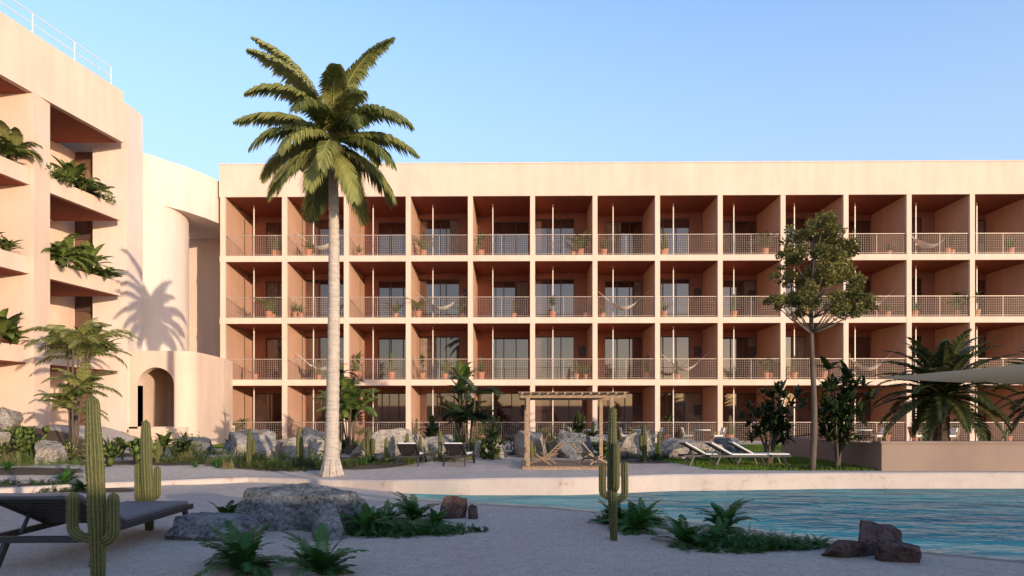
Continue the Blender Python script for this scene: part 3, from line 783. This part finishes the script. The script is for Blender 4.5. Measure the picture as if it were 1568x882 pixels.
put(broadleaf(9, 2.7, 3, .6, .2, 'dark', 14), 'banana_plant', None, (8.9, 18.6, .3))

LP = [broadleaf(11, .45, 4, .9, .26, 'shrub', 8, 1.6), broadleaf(12, .3, 3, .8, .2, 'shrub', 9, 1.4), clump_palm(12, .4, 3, 1.0, 'shrub', .03, 7, .3, .4), clump_palm(14, .5, 2, .9, 'palmleaf', .03, 7, .3, .4), bush(15, 'shrub', 500, .5, .35, .12)]
k = 0
for z in (11.0, 7.65, 4.3):
    y = 15.0
    while y < 30:
        if not (25.3 < y < 26.9):
            k += 1; put(LP[k % 5], 'terrace_plant', None, (outx(y) - rg.uniform(-.02, .4), y, z - .06), k * 2.1, rg.uniform(.7, 1.35) * (1.1 if z < 5 else 1))
        y += rg.uniform(.35, .8)

def potted(seed, kind):
    rg = random.Random(seed); mb = MB()
    mb.tube([(0, 0, 0), (0, 0, .02), (0, 0, .3), (0, 0, .34), (0, 0, .345)], [.11, .12, .17, .19, .15], 14, 'pot')
    if kind == 0:
        for i in range(16): blade(mb, (0, 0, .33), i * 2.4, rg.uniform(.5, 1.5), rg.uniform(.35, .7), .06, rg.uniform(.1, .8), 'shrub', rg, 4, .4)
    elif kind == 1:
        for i in range(11): frond(mb, (0, 0, .35), i * 2.4, rg.uniform(.7, 1.4), rg.uniform(.8, 1.2), 1.2, .26, 18, .035, 'palmleaf', rg, .008, hang=.5)
    elif kind == 2:
        mb.tube([(0, 0, .3), (.02, 0, .9)], .02, 6, 'bark')
        for i in range(26): blade(mb, (.02, 0, rg.uniform(.6, 1.0)), i * 2.4, rg.uniform(.1, 1.4), rg.uniform(.25, .45), .1, 1, 'shrub', rg, 4, .2)
    else:
        cactus_tube(mb, [(0, 0, .3 + .08 * i) for i in range(12)], [.06] * 9 + [.055, .04, .01], 8, rg, False)
        cactus_tube(mb, [(.1 , 0, .3 + .06 * i) for i in range(9)], [.045] * 6 + [.04, .03, .01], 8, rg, False)
    return mb.mesh('potted')
PO = [potted(i, i % 4) for i in range(8)]
for i in range(NB):
    for k in range(4):
        z0 = LV[k] + (.175 if k else -.01)
        for q in range(rg.choice((1, 2, 2, 3))):
            u = C0 + i * BW + rg.choice((rg.uniform(.35, .75), rg.uniform(2.3, 3.0), rg.uniform(.4, 3)))
            p = HM @ Vector((u, rg.uniform(.4, .75), z0)); put(rg.choice(PO), 'potted_plant', None, p, rg.uniform(0, 6), rg.uniform(.8, 1.3))
def hammock():
    mb = MB(); n = 18; m_ = 6; vs = []; L = 1.6
    for i in range(n + 1):
        t = i / n * 2 - 1; w = .42 * (1 - abs(t) ** 3 * .85)
        for j in range(m_ + 1):
            s_ = j / m_ * 2 - 1; vs.append((t * L / 2 * 1.0, s_ * w, .55 * t * t + .16 * s_ * s_ * (1 - t * t)))
    fs = [(i * (m_ + 1) + j, (i + 1) * (m_ + 1) + j, (i + 1) * (m_ + 1) + j + 1, i * (m_ + 1) + j + 1) for i in range(n) for j in range(m_)]
    mb.add(vs, fs, 'white')
    for s_ in (-1, 1):
        for j in (-.06, 0, .06): mb.tube([(s_ * L / 2, j, .55), (s_ * 1.52, 0, 1.15)], .008, 4, 'white')
    return mb.mesh('hammock', True)
HA = hammock()
for (i, k) in [(1, 3), (11, 3), (3, 2), (6, 2), (10, 2), (1, 1), (7, 1), (10, 1), (14, 2)]:
    p = HM @ Vector((C0 + (i + .5) * BW, 1.0, LV[k] + .17 + .5)); put(HA, 'hammock', None, p, ANG)

# ------------------------------------------------------------ furniture
def lounger(L=2.0, W=.68, back=.75, rise=.42, top='white', cushion=True):
    mb = MB(); z = .33
    yb = L - back
    for x in (0, W): mb.beam((x, 0, z), (x, L, z), .045, .07, 'darkwood')
    for y in (0, L): mb.beam((0, y, z), (W, y, z), .05, .068, 'darkwood')
    ns = int(yb / .09)
    for i in range(ns): y = .05 + i * (yb - .05) / ns; mb.box(.03, W - .03, y, y + .06, z + .02, z + .04, 'darkwood')
    ang = math.atan2(rise, back)
    T = Matrix.Translation((0, yb, z + .04)) @ Matrix.Rotation(ang, 4, 'X'); bl = back * 1.08
    for x in (.03, W - .03): mb.box(x - .02, x + .02, 0, bl, -.03, .01, 'darkwood', T)
    nb_ = int(bl / .09)
    for i in range(nb_): y = i * bl / nb_; mb.box(.05, W - .05, y + .01, y + .07, -.012, .015, 'darkwood', T)
    if cushion:
        mb.box(.04, W - .04, .03, yb - .02, z + .042, z + .08, top); mb.box(.04, W - .04, .02, bl - .02, .018, .055, top, T)
    for x in (.1, W - .1): mb.beam((x, yb + back * .6, z), (x, yb + back * .45, z + rise * .5), .03, .03, 'darkwood')
    for y, o in ((.25, -.12), (L - .35, .16)):
        for x, ox in ((0, -.03), (W, .03)): mb.beam((x, y, z), (x + ox, y + o, .0), .05, .06, 'darkwood')
    return mb.mesh('lounger')
LD = lounger(2.7, .95, .95, .40, 'cushion', True)
put(LD, 'sun_lounger', None, (-4.62, 9.85, 0), pi + .03, 1)
LS = lounger()
for (x, y, r) in [(5.7, 18.9, 2.2), (6.35, 18.7, 2.2), (7.0, 18.8, 2.1)]: put(LS, 'sun_lounger', None, (x + .6, y - .2, .3), r - .6, .8)
for (x, y, r) in [(-2.5, 19.9, .5), (-1.1, 19.9, .4)]: put(LS, 'sun_lounger', None, (x, y, .29), r + 2.6, .8)

def chair():
    mb = MB(); T = Matrix.Rotation(-.25, 4, 'X')
    mb.box(-.28, .28, -.28, .28, .34, .4, 'wood'); mb.box(-.26, .26, -.26, .24, .4, .47, 'white')
    mb.box(-.28, .28, 0, .05, 0, .5, 'wood', Matrix.Translation((0, .24, .4)) @ T)
    mb.box(-.25, .25, -.06, 0, .03, .42, 'white', Matrix.Translation((0, .22, .42)) @ T)
    for x in (-.27, .27):
        mb.beam((x, -.26, 0), (x, -.2, .6), .04, .04, 'wood'); mb.beam((x, .3, 0), (x, .24, .6), .04, .04, 'wood'); mb.beam((x, -.28, .61), (x, .32, .61), .06, .03, 'wood')
    return mb.mesh('chair')
CH = chair()
def lowchair():
    mb = MB()
    for x in (-.26, .26):
        mb.beam((x, -.4, .02), (x, .3, .3), .04, .04, 'wood'); mb.beam((x, .25, 0), (x, -.2, .3), .04, .04, 'wood'); mb.beam((x, .02, .14), (x, .52, .62), .035, .035, 'wood')
    for i in range(7):
        t = i / 6; mb.beam((-.25, -.3 + .33 * t, .2 - .06 * t), (.25, -.3 + .33 * t, .2 - .06 * t), .05, .015, 'wood')
        mb.beam((-.25, .05 + .45 * t, .17 + .43 * t), (.25, .05 + .45 * t, .17 + .43 * t), .05, .015, 'wood')
    return mb.mesh('lowchair')
LC = lowchair()
def table():
    mb = MB(); mb.tube([(0, 0, .7), (0, 0, .74)], .4, 24, 'white'); mb.tube([(0, 0, .02), (0, 0, .7)], .03, 8, 'darkwood'); mb.tube([(0, 0, 0), (0, 0, .03)], .22, 16, 'darkwood'); return mb.mesh('table')
TA = table()
for (x, y) in [(6.5, 34.4), (9.6, 34.4), (17.6, 34.2), (21, 34.0), (4.0, 34.6)]:
    put(TA, 'garden_table', None, (x, y, .28)); put(CH, 'armchair', None, (x - .75, y, .28), 1.5); put(CH, 'armchair', None, (x + .75, y, .28), -1.6)

mb = MB(); px0, px1, py0, py1 = .42, 2.62, 17.9, 20.1; zt = 2.14
pg = empty('wooden_pergola')
mb.box(px0 - .15, px1 + .2, py0 - .3, py1 + .2, .2, .33, 'wood')
for i in range(22):
    x = px0 - .15 + i * .118; mb.box(x, x + .105, py0 - .32, py1 + .2, .325, .35, 'wood')
for x in (px0, px1):
    for y in (py0, py1): mb.box(x - .05, x + .05, y - .05, y + .05, .2, zt, 'wood')
for y in (py0, py1): mb.beam((px0 - .2, y, zt + .03), (px1 + .35, y, zt + .03), .06, .09, 'wood')
for i in range(13):
    x = px0 - .15 + i * (px1 - px0 + .45) / 12; mb.box(x - .025, x + .025, py0 - .25, py1 + .25, zt + .076, zt + .12, 'wood')
for i in range(16):
    y = py0 - .2 + i * (py1 - py0 + .4) / 15; mb.box(px0 - .25, px1 + .4, y - .04, y + .04, zt + .122, zt + .138, 'wood')
mb.obj('frame', pg)
put(LC, 'low_deck_chair', None, (.9, 18.5, .35), 1.2 + pi, .95); put(LC, 'low_deck_chair', None, (2.15, 18.6, .35), -1.0 + pi, .95)

mb = MB(); mb.box(9.45, 30, 17.45, 17.8, .1, .95, 'brownwall'); mb.box(9.4, 30, 17.4, 17.85, .95, 1.0, 'brownwall'); mb.box(9.45, 9.8, 17.8, 24, .1, .94, 'brownwall'); mb.box(9.8, 30, 17.8, 24, .1, .6, 'soil'); mb.obj('raised_planter_wall')
sl = empty('shade_sail'); mb = MB(); n = 10; A = Vector((9.6, 17.9, 2.66)); B = Vector((19, 17.0, 3.65)); C = Vector((17, 22, 2.7)); vs = []; idx = {}; fs = []
for i in range(n + 1):
    for j in range(n + 1 - i):
        a, b_ = i / n, j / n; c = 1 - a - b_; sag = -.35 * (a * b_ + b_ * c + a * c) * .6
        idx[i, j] = len(vs); vs.append(A * c + B * a + C * b_ + Vector((0, 0, sag)))
for i in range(n):
    for j in range(n - i):
        fs.append((idx[i, j], idx[i + 1, j], idx[i, j + 1]))
        if i + j < n - 1: fs.append((idx[i + 1, j], idx[i + 1, j + 1], idx[i, j + 1]))
mb.add(vs, fs, 'white'); mb.obj('canopy', sl, True); mb = MB()
mb.tube([(B.x, B.y, 0), tuple(B)], .05, 8, 'post'); mb.tube([(C.x, C.y, 0), tuple(C)], .05, 8, 'post'); mb.obj('poles', sl)

# ------------------------------------------------------------ light, sky, camera
EL = math.radians(6.2); hx, hy = .63, -.7766
w = bpy.data.worlds.new('World'); scene.world = w; w.use_nodes = True; nt = w.node_tree
bg = nt.nodes['Background']; sk = nt.nodes.new('ShaderNodeTexSky'); sk.sky_type = 'NISHITA'; sk.sun_disc = False
sk.sun_elevation = EL; sk.sun_rotation = math.atan2(hx, hy); sk.ozone_density = 2.0; sk.dust_density = .6; sk.air_density = 1.0
gn = mix(nt, 1.0, sk.outputs[0], (3.5, 3.45, 4.1), 'MULTIPLY')
tc = nt.nodes.new('ShaderNodeTexCoord'); sx = nt.nodes.new('ShaderNodeSeparateXYZ'); nt.links.new(tc.outputs['Generated'], sx.inputs[0])
hz = ramp(nt, sx.outputs[2], [(.0, (.45, .45, .45)), (.33, (.5, .5, .5)), (.56, (0, 0, 0))])
gn = mix(nt, hz, gn, (3.6, 4.6, 5.4))
nt.links.new(gn, bg.inputs[0]); bg.inputs[1].default_value = .15
L = Vector((-hx * math.cos(EL), -hy * math.cos(EL), -math.sin(EL)))
ld = bpy.data.lights.new('sun', 'SUN'); ld.energy = 4.8; ld.angle = math.radians(.5); ld.color = (1, .83, .63)
lo = bpy.data.objects.new('sun', ld); scene.collection.objects.link(lo); lo.rotation_euler = L.to_track_quat('-Z', 'Y').to_euler(); lo.location = (20, -20, 30)
cd = bpy.data.cameras.new('camera'); co = bpy.data.objects.new('camera', cd); scene.collection.objects.link(co); scene.camera = co
co.location = (0, 0, 1.6); co.rotation_euler = (pi / 2, 0, 0); cd.sensor_width = 36; cd.lens = 24; cd.shift_y = 199 / 1568; cd.clip_end = 3000; cd.clip_start = .1
scene.view_settings.view_transform = 'Standard'; scene.view_settings.look = 'None'; scene.view_settings.exposure = 0
